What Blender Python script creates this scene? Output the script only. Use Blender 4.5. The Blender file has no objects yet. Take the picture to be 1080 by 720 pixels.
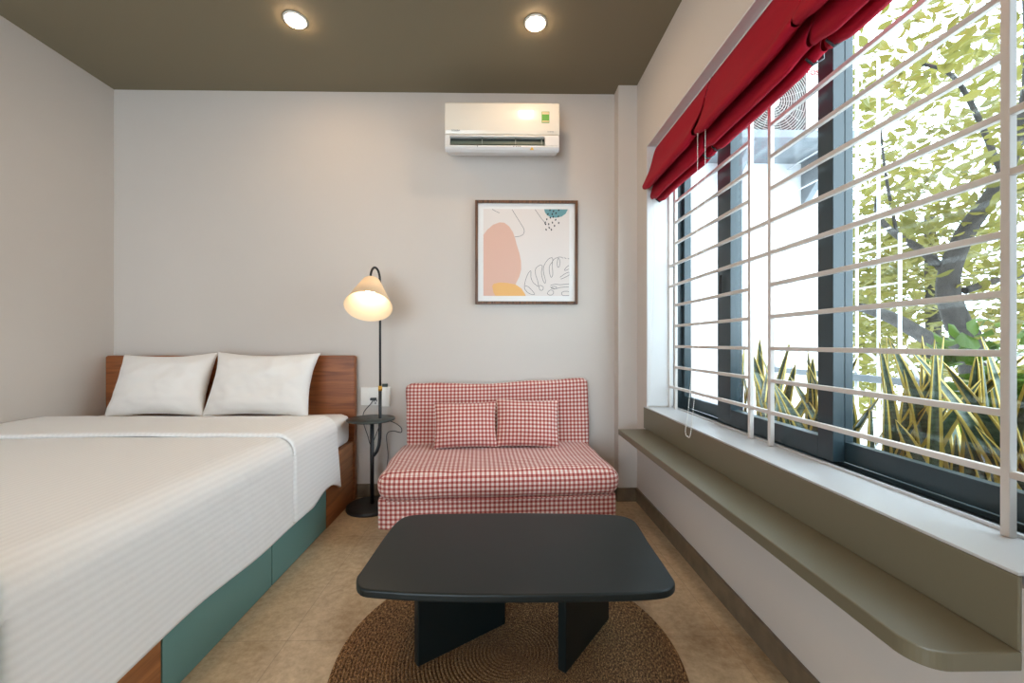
import bpy, bmesh, math, random
from mathutils import Vector, Matrix, noise

S = bpy.context.scene
COL = S.collection
H0 = 1.083            # eye height above the floor

# ------------------------------------------------------------------ camera, world, exposure
cam_d = bpy.data.cameras.new('camera'); cam = bpy.data.objects.new('camera', cam_d); COL.objects.link(cam)
cam_d.sensor_width = 36; cam_d.lens = 36 * 430 / 1080
cam_d.shift_x = 4.25 / 1080; cam_d.shift_y = 1.5 / 1080
cam_d.clip_start = 0.02; cam_d.clip_end = 200
cam.location = (0, 0, H0); cam.rotation_euler = (math.radians(90), 0, math.radians(-0.9))
S.camera = cam
S.view_settings.view_transform = 'Standard'; S.view_settings.look = 'None'
S.view_settings.gamma = 1; S.view_settings.use_curve_mapping = False
S.view_settings.exposure = 0.24
S.cycles.use_denoising = True
S.cycles.max_bounces = 10; S.cycles.diffuse_bounces = 5; S.cycles.transparent_max_bounces = 24
S.cycles.caustics_reflective = False; S.cycles.caustics_refractive = False
S.cycles.sample_clamp_indirect = 8

SKY = 7.6             # overcast sky
LAMP_E = 155           # ceiling lights
SHADE_W = 5           # reading lamp
W = bpy.data.worlds.new('overcast_sky'); S.world = W; W.use_nodes = True
wn = W.node_tree.nodes; wl = W.node_tree.links
bg = wn['Background']; bg.inputs[1].default_value = SKY
tc = wn.new('ShaderNodeTexCoord'); nz = wn.new('ShaderNodeTexNoise'); nz.inputs['Scale'].default_value = 2.0
cr = wn.new('ShaderNodeValToRGB'); cr.color_ramp.elements[0].color = (0.62, 0.82, 1.0, 1); cr.color_ramp.elements[1].color = (0.84, 0.94, 1.0, 1)
wl.new(tc.outputs['Generated'], nz.inputs['Vector']); wl.new(nz.outputs[0], cr.inputs[0]); wl.new(cr.outputs[0], bg.inputs[0])

# ------------------------------------------------------------------ helpers
def node_mat(name, color=(.8, .8, .8), rough=.6, metal=0.0, spec=.5, bump=None, var=None, coat=0.0, sheen=0.0):
    m = bpy.data.materials.new(name); m.use_nodes = True
    nt = m.node_tree; b = nt.nodes['Principled BSDF']
    b.inputs['Base Color'].default_value = (*color, 1); b.inputs['Roughness'].default_value = rough
    b.inputs['Metallic'].default_value = metal; b.inputs['Specular IOR Level'].default_value = spec
    b.inputs['Coat Weight'].default_value = coat; b.inputs['Sheen Weight'].default_value = sheen
    t = nt.nodes.new('ShaderNodeTexCoord')
    if var:   # (scale, amount)
        n = nt.nodes.new('ShaderNodeTexNoise'); n.inputs['Scale'].default_value = var[0]; n.inputs['Detail'].default_value = 6
        r = nt.nodes.new('ShaderNodeValToRGB'); a = var[1]
        r.color_ramp.elements[0].position = .3; r.color_ramp.elements[1].position = .7
        r.color_ramp.elements[0].color = tuple(c * (1 - a) for c in color) + (1,)
        r.color_ramp.elements[1].color = tuple(min(1, c * (1 + a)) for c in color) + (1,)
        nt.links.new(t.outputs['Object'], n.inputs['Vector']); nt.links.new(n.outputs[0], r.inputs[0])
        nt.links.new(r.outputs[0], b.inputs['Base Color'])
    if bump:  # (scale, strength, distance)
        n = nt.nodes.new('ShaderNodeTexNoise'); n.inputs['Scale'].default_value = bump[0]; n.inputs['Detail'].default_value = 4
        u = nt.nodes.new('ShaderNodeBump'); u.inputs['Strength'].default_value = bump[1]; u.inputs['Distance'].default_value = bump[2]
        nt.links.new(t.outputs['Object'], n.inputs['Vector']); nt.links.new(n.outputs[0], u.inputs['Height'])
        nt.links.new(u.outputs[0], b.inputs['Normal'])
    return m

def mth(nt, op, a, b=None, c=None):
    n = nt.nodes.new('ShaderNodeMath'); n.operation = op
    for i, v in enumerate((a, b, c)):
        if v is None: continue
        if isinstance(v, (int, float)): n.inputs[i].default_value = v
        else: nt.links.new(v, n.inputs[i])
    return n.outputs[0]

def mixc(nt, f, a, b):
    n = nt.nodes.new('ShaderNodeMix'); n.data_type = 'RGBA'
    for sock, v in ((n.inputs[0], f), (n.inputs[6], a), (n.inputs[7], b)):
        if isinstance(v, (int, float)): sock.default_value = v
        elif isinstance(v, tuple): sock.default_value = (*v, 1)
        else: nt.links.new(v, sock)
    return n.outputs[2]

def add_box(bm, a, b, mi=0):
    x0, y0, z0 = a; x1, y1, z1 = b
    v = [bm.verts.new(p) for p in ((x0,y0,z0),(x1,y0,z0),(x1,y1,z0),(x0,y1,z0),(x0,y0,z1),(x1,y0,z1),(x1,y1,z1),(x0,y1,z1))]
    fs = [bm.faces.new([v[i] for i in q]) for q in ((0,3,2,1),(4,5,6,7),(0,1,5,4),(1,2,6,5),(2,3,7,6),(3,0,4,7))]
    for f in fs: f.material_index = mi
    return v

def add_tube(bm, pts, r, n=10, caps=True, mi=0):
    pts = [Vector(p) for p in pts]
    rr = r if isinstance(r, (list, tuple)) else [r] * len(pts)
    rings = []; ref = None
    for i, p in enumerate(pts):
        d = (pts[min(i+1, len(pts)-1)] - pts[max(i-1, 0)]).normalized()
        if ref is None:
            ref = Vector((0, 0, 1)) if abs(d.z) < .9 else Vector((1, 0, 0))
        u = d.cross(ref)
        if u.length < 1e-6: u = d.orthogonal()
        u.normalize(); w = u.cross(d).normalized(); ref = w
        rings.append([bm.verts.new(p + (u * math.cos(2*math.pi*k/n) + w * math.sin(2*math.pi*k/n)) * rr[i]) for k in range(n)])
    for a, b in zip(rings, rings[1:]):
        for k in range(n):
            f = bm.faces.new((a[k], a[(k+1) % n], b[(k+1) % n], b[k])); f.smooth = True; f.material_index = mi
    if caps:
        bm.faces.new(list(reversed(rings[0]))).material_index = mi; bm.faces.new(rings[-1]).material_index = mi

def add_prism(bm, outline, z0, z1, mi=0):
    a = [bm.verts.new((x, y, z0)) for x, y in outline]; b = [bm.verts.new((x, y, z1)) for x, y in outline]
    n = len(outline)
    bm.faces.new(list(reversed(a))).material_index = mi; bm.faces.new(b).material_index = mi
    for k in range(n): bm.faces.new((a[k], a[(k+1) % n], b[(k+1) % n], b[k])).material_index = mi

def add_lathe(bm, prof, c=(0, 0, 0), n=48, mi=0):
    rings = []
    for r, z in prof:
        if r < 1e-6: rings.append([bm.verts.new((c[0], c[1], c[2] + z))])
        else: rings.append([bm.verts.new((c[0] + r*math.cos(2*math.pi*k/n), c[1] + r*math.sin(2*math.pi*k/n), c[2] + z)) for k in range(n)])
    for a, b in zip(rings, rings[1:]):
        for k in range(n):
            k2 = (k+1) % n
            if len(a) == 1 and len(b) == 1: continue
            if len(a) == 1: f = bm.faces.new((a[0], b[k2], b[k]))
            elif len(b) == 1: f = bm.faces.new((a[k], a[k2], b[0]))
            else: f = bm.faces.new((a[k], a[k2], b[k2], b[k]))
            f.smooth = True; f.material_index = mi

def obj(name, bm, m, parent=None, bevel=0, seg=3, smooth=False, sub=0, solid=0, normals=True):
    if normals: bmesh.ops.recalc_face_normals(bm, faces=bm.faces)
    me = bpy.data.meshes.new(name); bm.to_mesh(me); bm.free()
    for mm in (m if isinstance(m, (list, tuple)) else [m]): me.materials.append(mm)
    if smooth:
        for p in me.polygons: p.use_smooth = True
    o = bpy.data.objects.new(name, me); COL.objects.link(o)
    if parent: o.parent = parent
    if solid:
        s = o.modifiers.new('solid', 'SOLIDIFY'); s.thickness = solid; s.offset = 0
    if bevel:
        b = o.modifiers.new('bevel', 'BEVEL'); b.width = bevel; b.segments = seg; b.limit_method = 'ANGLE'; b.angle_limit = math.radians(40)
        b.harden_normals = False
    if sub:
        s = o.modifiers.new('sub', 'SUBSURF'); s.levels = sub; s.render_levels = sub
    return o

def box(name, a, b, m, parent=None, bevel=0, **k):
    bm = bmesh.new(); add_box(bm, a, b); return obj(name, bm, m, parent, bevel, **k)

def tag(o, label=None, cat=None, group=None, kind=None):
    if label: o['label'] = label
    if cat: o['category'] = cat
    if group: o['group'] = group
    if kind: o['kind'] = kind
    return o

def thing(name, label, cat, loc=(0, 0, 0), rz=0, group=None):
    o = bpy.data.objects.new(name, None); COL.objects.link(o); o.empty_display_size = .1
    o.location = loc; o.rotation_euler = (0, 0, rz)
    return tag(o, label, cat, group)

def struct(name, bm, m, **k):
    return tag(obj(name, bm, m, **k), kind='structure')

def sbox(name, a, b, m, **k):
    return tag(box(name, a, b, m, **k), kind='structure')

def rel(parent, o):
    """keep world-space mesh coordinates when parented to an unrotated empty"""
    o.location = -Vector(parent.location); return o

def box_uv(o):
    me = o.data; uv = me.uv_layers.new(name='uv')
    for p in me.polygons:
        n = p.normal; ax = max(range(3), key=lambda i: abs(n[i]))
        for li in p.loop_indices:
            c = me.vertices[me.loops[li].vertex_index].co
            uv.data[li].uv = ((c.y, c.z) if ax == 0 else (c.x, c.z) if ax == 1 else (c.x, c.y))

def smoothstep(a, b, x):
    t = max(0, min(1, (x - a) / (b - a))); return t*t*(3 - 2*t)

# ------------------------------------------------------------------ materials
M_wall = node_mat('wall_paint', (.60, .55, .505), .75, bump=(60, .06, .002), var=(1.2, .02))
M_ceil = node_mat('olive_ceiling_paint', (.20, .168, .108), .8, bump=(60, .05, .002))
M_olive = node_mat('olive_ledge_paint', (.150, .132, .086), .34, bump=(90, .03, .001))
M_sill = node_mat('white_sill_stone', (.50, .50, .505), .35)
M_trimw = node_mat('white_plaster', (.66, .66, .66), .6)
M_base = node_mat('brown_stone_skirting', (.155, .115, .075), .4, var=(14, .25))
M_white = node_mat('white_enamel', (.60, .56, .53), .42)
M_alu = node_mat('dark_teal_aluminium', (.020, .036, .044), .32, spec=.5)
M_alu_side = node_mat('dark_grey_aluminium', (.05, .065, .075), .3)
M_teal = node_mat('sage_teal_lacquer', (.12, .25, .235), .5)
M_black = node_mat('black_powder_coat', (.012, .013, .015), .45)
M_table = node_mat('black_stained_wood', (.005, .009, .0095), .38, spec=.33, bump=(180, .03, .001))
M_brass = node_mat('brass', (.8, .45, .08), .3, metal=.9)
M_plastic = node_mat('white_plastic', (.80, .78, .74), .3)
M_acw = node_mat('cream_appliance_plastic', (.80, .76, .68), .22, coat=.4)
M_acl = node_mat('pale_grey_appliance_plastic', (.74, .73, .72), .35)
M_dark = node_mat('dark_plastic', (.025, .035, .03), .5)
M_bed = node_mat('mattress_sheet', (.82, .80, .79), .85, bump=(30, .1, .004))
M_pillow = node_mat('white_cotton', (.82, .79, .76), .9, bump=(14, .25, .006), sheen=.2)
M_ext = node_mat('exterior_white_render', (.6, .6, .62), .9)
M_concrete = node_mat('grey_concrete', (.16, .175, .19), .8, var=(8, .15))
M_bark = node_mat('tree_bark', (.022, .018, .015), .9, var=(20, .4), bump=(40, .5, .01))

def wood_mat(name, dark, light, axis='X', scale=1.0):
    m = bpy.data.materials.new(name); m.use_nodes = True; nt = m.node_tree; b = nt.nodes['Principled BSDF']
    t = nt.nodes.new('ShaderNodeTexCoord'); mp = nt.nodes.new('ShaderNodeMapping')
    sc = [14, 14, 14]; sc['XYZ'.index(axis)] = 1.1
    mp.inputs['Scale'].default_value = [s * scale for s in sc]
    nt.links.new(t.outputs['Object'], mp.inputs['Vector'])
    n = nt.nodes.new('ShaderNodeTexNoise'); n.inputs['Scale'].default_value = 2.4; n.inputs['Detail'].default_value = 8; n.inputs['Distortion'].default_value = .6
    nt.links.new(mp.outputs[0], n.inputs['Vector'])
    r = nt.nodes.new('ShaderNodeValToRGB'); r.color_ramp.elements[0].position = .32; r.color_ramp.elements[1].position = .68
    r.color_ramp.elements[0].color = (*dark, 1); r.color_ramp.elements[1].color = (*light, 1)
    nt.links.new(n.outputs[0], r.inputs[0]); nt.links.new(r.outputs[0], b.inputs['Base Color'])
    b.inputs['Roughness'].default_value = .42
    u = nt.nodes.new('ShaderNodeBump'); u.inputs['Strength'].default_value = .15; u.inputs['Distance'].default_value = .002
    nt.links.new(n.outputs[0], u.inputs['Height']); nt.links.new(u.outputs[0], b.inputs['Normal'])
    return m
M_wood = wood_mat('walnut_headboard', (.17, .048, .015), (.36, .12, .036))
M_woodside = wood_mat('oak_bed_side', (.22, .075, .024), (.42, .165, .055), 'Y')
M_frame = wood_mat('dark_picture_frame', (.05, .02, .01), (.20, .09, .04), 'Z', 2)

# stone floor tiles
def floor_mat():
    m = bpy.data.materials.new('beige_stone_tiles'); m.use_nodes = True; nt = m.node_tree; b = nt.nodes['Principled BSDF']
    t = nt.nodes.new('ShaderNodeTexCoord'); sp = nt.nodes.new('ShaderNodeSeparateXYZ'); nt.links.new(t.outputs['Object'], sp.inputs[0])
    def joint(v, off):
        f = mth(nt, 'FRACT', mth(nt, 'DIVIDE', mth(nt, 'ADD', v, 80 - off), .8))
        d = mth(nt, 'MULTIPLY', mth(nt, 'MINIMUM', f, mth(nt, 'SUBTRACT', 1, f)), .8)
        return mth(nt, 'LESS_THAN', d, .0014)
    j = mth(nt, 'MAXIMUM', joint(sp.outputs[0], .02), joint(sp.outputs[1], 1.495))
    n1 = nt.nodes.new('ShaderNodeTexNoise'); n1.inputs['Scale'].default_value = 2.5; n1.inputs['Detail'].default_value = 9; n1.inputs['Roughness'].default_value = .65; n1.inputs['Distortion'].default_value = .8
    n2 = nt.nodes.new('ShaderNodeTexNoise'); n2.inputs['Scale'].default_value = 38; n2.inputs['Detail'].default_value = 6; n2.inputs['Roughness'].default_value = .7
    nt.links.new(t.outputs['Object'], n1.inputs['Vector']); nt.links.new(t.outputs['Object'], n2.inputs['Vector'])
    r = nt.nodes.new('ShaderNodeValToRGB'); r.color_ramp.elements[0].position = .33; r.color_ramp.elements[1].position = .68
    r.color_ramp.elements[0].color = (.28, .175, .085, 1); r.color_ramp.elements[1].color = (.74, .59, .40, 1)
    nt.links.new(mth(nt, 'ADD', mth(nt, 'MULTIPLY', n1.outputs[0], .6), mth(nt, 'MULTIPLY', n2.outputs[0], .4)), r.inputs[0])
    nt.links.new(mixc(nt, mth(nt, 'MULTIPLY', j, .4), r.outputs[0], (.16, .11, .07)), b.inputs['Base Color'])
    b.inputs['Roughness'].default_value = .3
    return m
M_floor = floor_mat()

# gingham
def gingham():
    m = bpy.data.materials.new('red_gingham_cloth'); m.use_nodes = True; nt = m.node_tree; b = nt.nodes['Principled BSDF']
    u = nt.nodes.new('ShaderNodeUVMap'); u.uv_map = 'uv'; sp = nt.nodes.new('ShaderNodeSeparateXYZ'); nt.links.new(u.outputs[0], sp.inputs[0])
    def st(v): return mth(nt, 'GREATER_THAN', mth(nt, 'FRACT', mth(nt, 'DIVIDE', mth(nt, 'ADD', v, 24.5), .0245)), .5)
    s = mth(nt, 'MULTIPLY', mth(nt, 'ADD', st(sp.outputs[0]), st(sp.outputs[1])), .5)
    r = nt.nodes.new('ShaderNodeValToRGB'); r.color_ramp.interpolation = 'CONSTANT'
    e = r.color_ramp.elements; e[0].color = (.72, .61, .545, 1); e[0].position = 0; e[1].position = .4; e[1].color = (.52, .20, .165, 1)
    x = e.new(.8); x.color = (.27, .036, .032, 1)
    nt.links.new(s, r.inputs[0]); nt.links.new(r.outputs[0], b.inputs['Base Color'])
    b.inputs['Roughness'].default_value = .9; b.inputs['Sheen Weight'].default_value = .2
    n = nt.nodes.new('ShaderNodeTexNoise'); n.inputs['Scale'].default_value = 9; n.inputs['Detail'].default_value = 3
    t = nt.nodes.new('ShaderNodeTexCoord'); nt.links.new(t.outputs['Object'], n.inputs['Vector'])
    bp = nt.nodes.new('ShaderNodeBump'); bp.inputs['Strength'].default_value = .35; bp.inputs['Distance'].default_value = .012
    nt.links.new(n.outputs[0], bp.inputs['Height']); nt.links.new(bp.outputs[0], b.inputs['Normal'])
    return m
M_ging = gingham()

# duvet with woven satin stripes along the bed
def duvet_mat():
    m = bpy.data.materials.new('striped_white_duvet'); m.use_nodes = True; nt = m.node_tree; b = nt.nodes['Principled BSDF']
    u = nt.nodes.new('ShaderNodeUVMap'); u.uv_map = 'uv'; sp = nt.nodes.new('ShaderNodeSeparateXYZ'); nt.links.new(u.outputs[0], sp.inputs[0])
    s = mth(nt, 'SINE', mth(nt, 'MULTIPLY', sp.outputs[0], 2*math.pi/.024))
    s01 = mth(nt, 'MULTIPLY', mth(nt, 'ADD', s, 1), .5)
    nt.links.new(mixc(nt, s01, (.82, .82, .82), (.865, .865, .865)), b.inputs['Base Color'])
    n = nt.nodes.new('ShaderNodeTexNoise'); n.inputs['Scale'].default_value = 6; n.inputs['Detail'].default_value = 5
    t = nt.nodes.new('ShaderNodeTexCoord'); nt.links.new(t.outputs['Object'], n.inputs['Vector'])
    h = mth(nt, 'ADD', mth(nt, 'MULTIPLY', s01, .034), n.outputs[0])
    bp = nt.nodes.new('ShaderNodeBump'); bp.inputs['Strength'].default_value = .5; bp.inputs['Distance'].default_value = .012
    nt.links.new(h, bp.inputs['Height']); nt.links.new(bp.outputs[0], b.inputs['Normal'])
    b.inputs['Roughness'].default_value = .8; b.inputs['Sheen Weight'].default_value = .15
    return m
M_duvet = duvet_mat()

# jute
def jute():
    m = bpy.data.materials.new('braided_jute'); m.use_nodes = True; nt = m.node_tree; b = nt.nodes['Principled BSDF']
    t = nt.nodes.new('ShaderNodeTexCoord'); sp = nt.nodes.new('ShaderNodeSeparateXYZ'); nt.links.new(t.outputs['Object'], sp.inputs[0])
    x, y = sp.outputs[0], sp.outputs[1]
    rr = mth(nt, 'SQRT', mth(nt, 'ADD', mth(nt, 'MULTIPLY', x, x), mth(nt, 'MULTIPLY', y, y)))
    ang = mth(nt, 'ARCTAN2', y, x)
    cx = nt.nodes.new('ShaderNodeCombineXYZ')
    nt.links.new(mth(nt, 'MULTIPLY', rr, 190), cx.inputs[0]); nt.links.new(mth(nt, 'MULTIPLY', ang, 46), cx.inputs[1])
    n = nt.nodes.new('ShaderNodeTexNoise'); n.inputs['Scale'].default_value = 1.0; n.inputs['Detail'].default_value = 4; n.inputs['Roughness'].default_value = .7
    nt.links.new(cx.outputs[0], n.inputs['Vector'])
    n2 = nt.nodes.new('ShaderNodeTexNoise'); n2.inputs['Scale'].default_value = 330; n2.inputs['Detail'].default_value = 3
    nt.links.new(t.outputs['Object'], n2.inputs['Vector'])
    f = mth(nt, 'ADD', mth(nt, 'MULTIPLY', n.outputs[0], .7), mth(nt, 'MULTIPLY', n2.outputs[0], .3))
    r = nt.nodes.new('ShaderNodeValToRGB'); e = r.color_ramp.elements
    e[0].position = .40; e[0].color = (.030, .015, .007, 1); e[1].position = .61; e[1].color = (.62, .37, .16, 1)
    x2 = e.new(.5); x2.color = (.19, .09, .036, 1)
    nt.links.new(f, r.inputs[0]); nt.links.new(r.outputs[0], b.inputs['Base Color'])
    bp = nt.nodes.new('ShaderNodeBump'); bp.inputs['Strength'].default_value = .9; bp.inputs['Distance'].default_value = .006
    nt.links.new(f, bp.inputs['Height']); nt.links.new(bp.outputs[0], b.inputs['Normal'])
    b.inputs['Roughness'].default_value = .9
    return m
M_jute = jute()

def translucent_mat(name, col, tr, mix=.5, rough=.8, var=0.0, bumpy=None):
    m = bpy.data.materials.new(name); m.use_nodes = True; nt = m.node_tree; nt.nodes.clear()
    o = nt.nodes.new('ShaderNodeOutputMaterial'); d = nt.nodes.new('ShaderNodeBsdfPrincipled'); d.inputs['Roughness'].default_value = rough
    t = nt.nodes.new('ShaderNodeBsdfTranslucent'); x = nt.nodes.new('ShaderNodeMixShader'); x.inputs[0].default_value = mix
    d.inputs['Specular IOR Level'].default_value = .2; d.inputs['Base Color'].default_value = (*col, 1); t.inputs[0].default_value = (*tr, 1)
    if var:
        g = nt.nodes.new('ShaderNodeNewGeometry')
        hsv = nt.nodes.new('ShaderNodeHueSaturation'); hsv.inputs['Color'].default_value = (*col, 1)
        nt.links.new(mth(nt, 'ADD', mth(nt, 'MULTIPLY', g.outputs['Random Per Island'], var), 1 - var*.5), hsv.inputs['Value'])
        nt.links.new(mth(nt, 'ADD', mth(nt, 'MULTIPLY', g.outputs['Random Per Island'], -.05), .525), hsv.inputs['Hue'])
        nt.links.new(hsv.outputs[0], d.inputs['Base Color'])
    if bumpy:
        tcx = nt.nodes.new('ShaderNodeTexCoord'); n = nt.nodes.new('ShaderNodeTexNoise'); n.inputs['Scale'].default_value = bumpy[0]; n.inputs['Detail'].default_value = 4
        nt.links.new(tcx.outputs['Object'], n.inputs['Vector'])
        bp = nt.nodes.new('ShaderNodeBump'); bp.inputs['Strength'].default_value = bumpy[1]; bp.inputs['Distance'].default_value = .01
        nt.links.new(n.outputs[0], bp.inputs['Height']); nt.links.new(bp.outputs[0], d.inputs['Normal'])
    nt.links.new(d.outputs[0], x.inputs[1]); nt.links.new(t.outputs[0], x.inputs[2]); nt.links.new(x.outputs[0], o.inputs[0])
    return m
M_leaf = translucent_mat('yellow_green_leaf', (.120, .112, .026), (.18, .155, .032), .45, .45, var=.9)
M_leaf2 = translucent_mat('fresh_green_leaf', (.06, .11, .015), (.11, .17, .02), .4, .4, var=.7)
M_red = translucent_mat('crimson_blind_fabric', (.33, .003, .018), (.35, .002, .012), .01, .75, bumpy=(30, .25))
M_shade = translucent_mat('cream_linen_shade', (.80, .70, .55), (.80, .70, .56), .35, .85)

def emit_mat(name, col, s):
    m = bpy.data.materials.new(name); m.use_nodes = True; nt = m.node_tree; nt.nodes.clear()
    o = nt.nodes.new('ShaderNodeOutputMaterial'); e = nt.nodes.new('ShaderNodeEmission'); e.inputs[0].default_value = (*col, 1); e.inputs[1].default_value = s
    nt.links.new(e.outputs[0], o.inputs[0]); return m
M_led = emit_mat('warm_led_diffuser', (1, .70, .43), LAMP_E)
M_bulb = emit_mat('warm_bulb', (1, .80, .58), 26)

def glass_mat():
    m = bpy.data.materials.new('window_glass'); m.use_nodes = True; nt = m.node_tree; nt.nodes.clear()
    o = nt.nodes.new('ShaderNodeOutputMaterial'); t = nt.nodes.new('ShaderNodeBsdfTransparent'); t.inputs[0].default_value = (.95, .975, .97, 1)
    g = nt.nodes.new('ShaderNodeBsdfGlossy'); g.inputs['Roughness'].default_value = .0
    f = nt.nodes.new('ShaderNodeLayerWeight'); x = nt.nodes.new('ShaderNodeMixShader')
    nt.links.new(mth(nt, 'ADD', mth(nt, 'MULTIPLY', mth(nt, 'POWER', f.outputs['Facing'], 5), .9), .035), x.inputs[0]); nt.links.new(t.outputs[0], x.inputs[1]); nt.links.new(g.outputs[0], x.inputs[2]); nt.links.new(x.outputs[0], o.inputs[0])
    return m
M_glass = glass_mat()

# ------------------------------------------------------------------ room shell
XL, XR, YB, YN, ZC = -2.703, .93, 2.887, -2.4, 2.849
XO = 1.22
sbox('floor', (XL-.2, YN-.2, -.12), (XO, YB+.2, 0), M_floor)
sbox('ceiling', (XL-.2, YN-.2, ZC), (XO, YB+.2, ZC+.15), M_ceil)
sbox('wall_left', (XL-.2, YN-.2, 0), (XL, YB+.2, ZC), M_wall)
sbox('wall_back', (XL, YB, 0), (XO, YB+.2, ZC), M_wall)
sbox('wall_pier', (.802, 2.783, 0), (XO, YB, ZC), M_wall)
WY0, WY1, WZ0, WZ1 = .66, 2.60, .645, 2.345
bm = bmesh.new()
add_box(bm, (XR, YN, 0), (XO, 2.783, WZ0)); add_box(bm, (XR, YN, WZ1), (XO, 2.783, ZC))
add_box(bm, (XR, YN, WZ0), (XO, WY0, WZ1)); add_box(bm, (XR, WY1, WZ0), (XO, 2.783, WZ1))
struct('wall_right', bm, M_wall)
# wall behind the viewer; unseen opening added to bring cool daylight onto the bed
bm = bmesh.new()
DX0, DX1, DZ = -2.4, -.4, 2.3
add_box(bm, (XL, YN-.2, 0), (DX0, YN, ZC)); add_box(bm, (DX1, YN-.2, 0), (XR, YN, ZC)); add_box(bm, (DX0, YN-.2, DZ), (DX1, YN, ZC))
struct('wall_front', bm, M_wall)
# skirting
sbox('baseboard_back', (-1.02, YB-.012, 0), (.802, YB, .092), M_base)
bm = bmesh.new(); add_box(bm, (.79, 2.771, 0), (XR, 2.783, .092)); add_box(bm, (.79, 2.783, 0), (.802, YB-.012, .092))
struct('baseboard_pier', bm, M_base)
sbox('baseboard_right', (XR-.012, YN, 0), (XR, 2.771, .092), M_base)
# window surround and sill
bm = bmesh.new(); add_box(bm, (.9225, .713, .6665), (1.10, WY1-.001, .673)); add_box(bm, (1.088, WY0+.004, .673), (1.10, WY1-.001, .681))
add_box(bm, (.9225, WY1-.001, .6665), (XR, 2.634, .673))
struct('trim_1', bm, M_sill, bevel=.0015)
bm = bmesh.new()
add_box(bm, (XR+.001, WY1-.008, .682), (1.10, WY1, WZ1)); add_box(bm, (XR+.001, WY0, WZ1-.008), (1.10, WY1, WZ1))
struct('trim_2', bm, M_trimw)

# ------------------------------------------------------------------ window: aluminium sliding sashes
win = bpy.data.objects.new('window_1', None); COL.objects.link(win); win['kind'] = 'structure'
def frame_rect(bm, x0, x1, y0, y1, z0, z1, sl, sr, st, sb):
    add_box(bm, (x0, y0, z0), (x1, y0+sl, z1)); add_box(bm, (x0, y1-sr, z0), (x1, y1, z1))
    add_box(bm, (x0, y0+sl, z0), (x1, y1-sr, z0+sb)); add_box(bm, (x0, y0+sl, z1-st), (x1, y1-sr, z1))
bm = bmesh.new(); frame_rect(bm, 1.102, 1.21, WY0, WY1-.002, .646, WZ1-.01, .04, .014, .04, .022)
add_box(bm, (1.149, WY0+.04, .668), (1.153, WY1-.04, .682)); add_box(bm, (1.104, WY0+.04, .668), (1.107, WY1-.04, .676))
obj('window_frame', bm, M_alu, win, bevel=.0012, seg=2)
def sash(x0, x1, y0, y1, sl, sr, sb):
    bm = bmesh.new(); frame_rect(bm, x0, x1, y0, y1, .684, 2.29, sl, sr, .07, sb)
    s = obj('sash', bm, M_alu, win, bevel=.0015, seg=2)
    bm = bmesh.new(); xm = (x0 + x1)/2 + .004
    add_box(bm, (xm-.002, y0+sl-.005, .684+sb-.005), (xm+.002, y1-sr+.005, 2.225))
    obj('glass', bm, M_glass, s)
    return s
sash(1.108, 1.147, 1.346, 2.075, .066, .118, .075)
sash(1.152, 1.180, 1.98, 2.582, .07, .03, .066)
sash(1.152, 1.180, .70, 1.405, .07, .055, .066)
bm = bmesh.new(); add_tube(bm, [(1.103, 2.03, 1.33), (1.098, 2.03, 1.33), (1.098, 2.03, 1.42), (1.103, 2.03, 1.42)], .005, 6)
obj('sash_pull', bm, M_black, win)

# ------------------------------------------------------------------ exterior structure
bm = bmesh.new(); add_box(bm, (1.24, 3.42, -3), (2.93, 3.65, 6.5)); struct('wall_exterior', bm, M_ext)
sbox('planter_ledge', (1.24, .2, .1), (1.78, 3.40, .28), M_ext)
# ------------------------------------------------------------------ olive wall shelf below the window
sh = thing('wall_shelf', 'long olive painted shelf with rounded corner running below the window sill', 'shelf', (.93, 1.65, .5))
r = .055; x0, x1, y0, y1 = .747, XR-.001, .712, 2.60
ol = [(x1, y0), (x1, y1), (x0, y1)] + [(x0 + r - r*math.cos(a), y0 + r - r*math.sin(a)) for a in [i*math.pi/2/10 for i in range(11)]]
bm = bmesh.new(); add_prism(bm, ol, .497, .532); rel(sh, obj('shelf_board', bm, M_olive, sh, bevel=.003, seg=2))
rel(sh, box('back_panel', (.922, .713, .5325), (XR-.0005, 2.634, .666), M_olive, sh, bevel=.002, seg=2))

# ------------------------------------------------------------------ white security grille
gr = thing('window_grille', 'white painted steel security grille of horizontal bars inside the window opening', 'window grille', (1.075, 1.6, .673))
hw = .0085; gx = 1.075
zt = 2.333
def gbar(y0, y1, z, name='bar'):
    o = box(name, (gx-hw*.9, y0, z-hw*.9), (gx+hw*.9, y1, z+hw*.9), M_white, gr, bevel=.0012, seg=1); rel(gr, o)
posts = [2.588, 2.500, 1.742, 1.610, .848, .716]
for y in posts:
    rel(gr, box('post', (gx-hw, y-hw, .6735), (gx+hw, y+hw, zt), M_white, gr, bevel=.0012, seg=1))
for k in range(13):
    z = .806 + .1272*k
    if z > 2.33: break
    if k in (0, 5, 6, 11, 12): gbar(posts[-1]-.06, posts[0], z)
    else:
        gbar(posts[2], posts[1], z); gbar(posts[4], posts[3], z)

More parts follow.
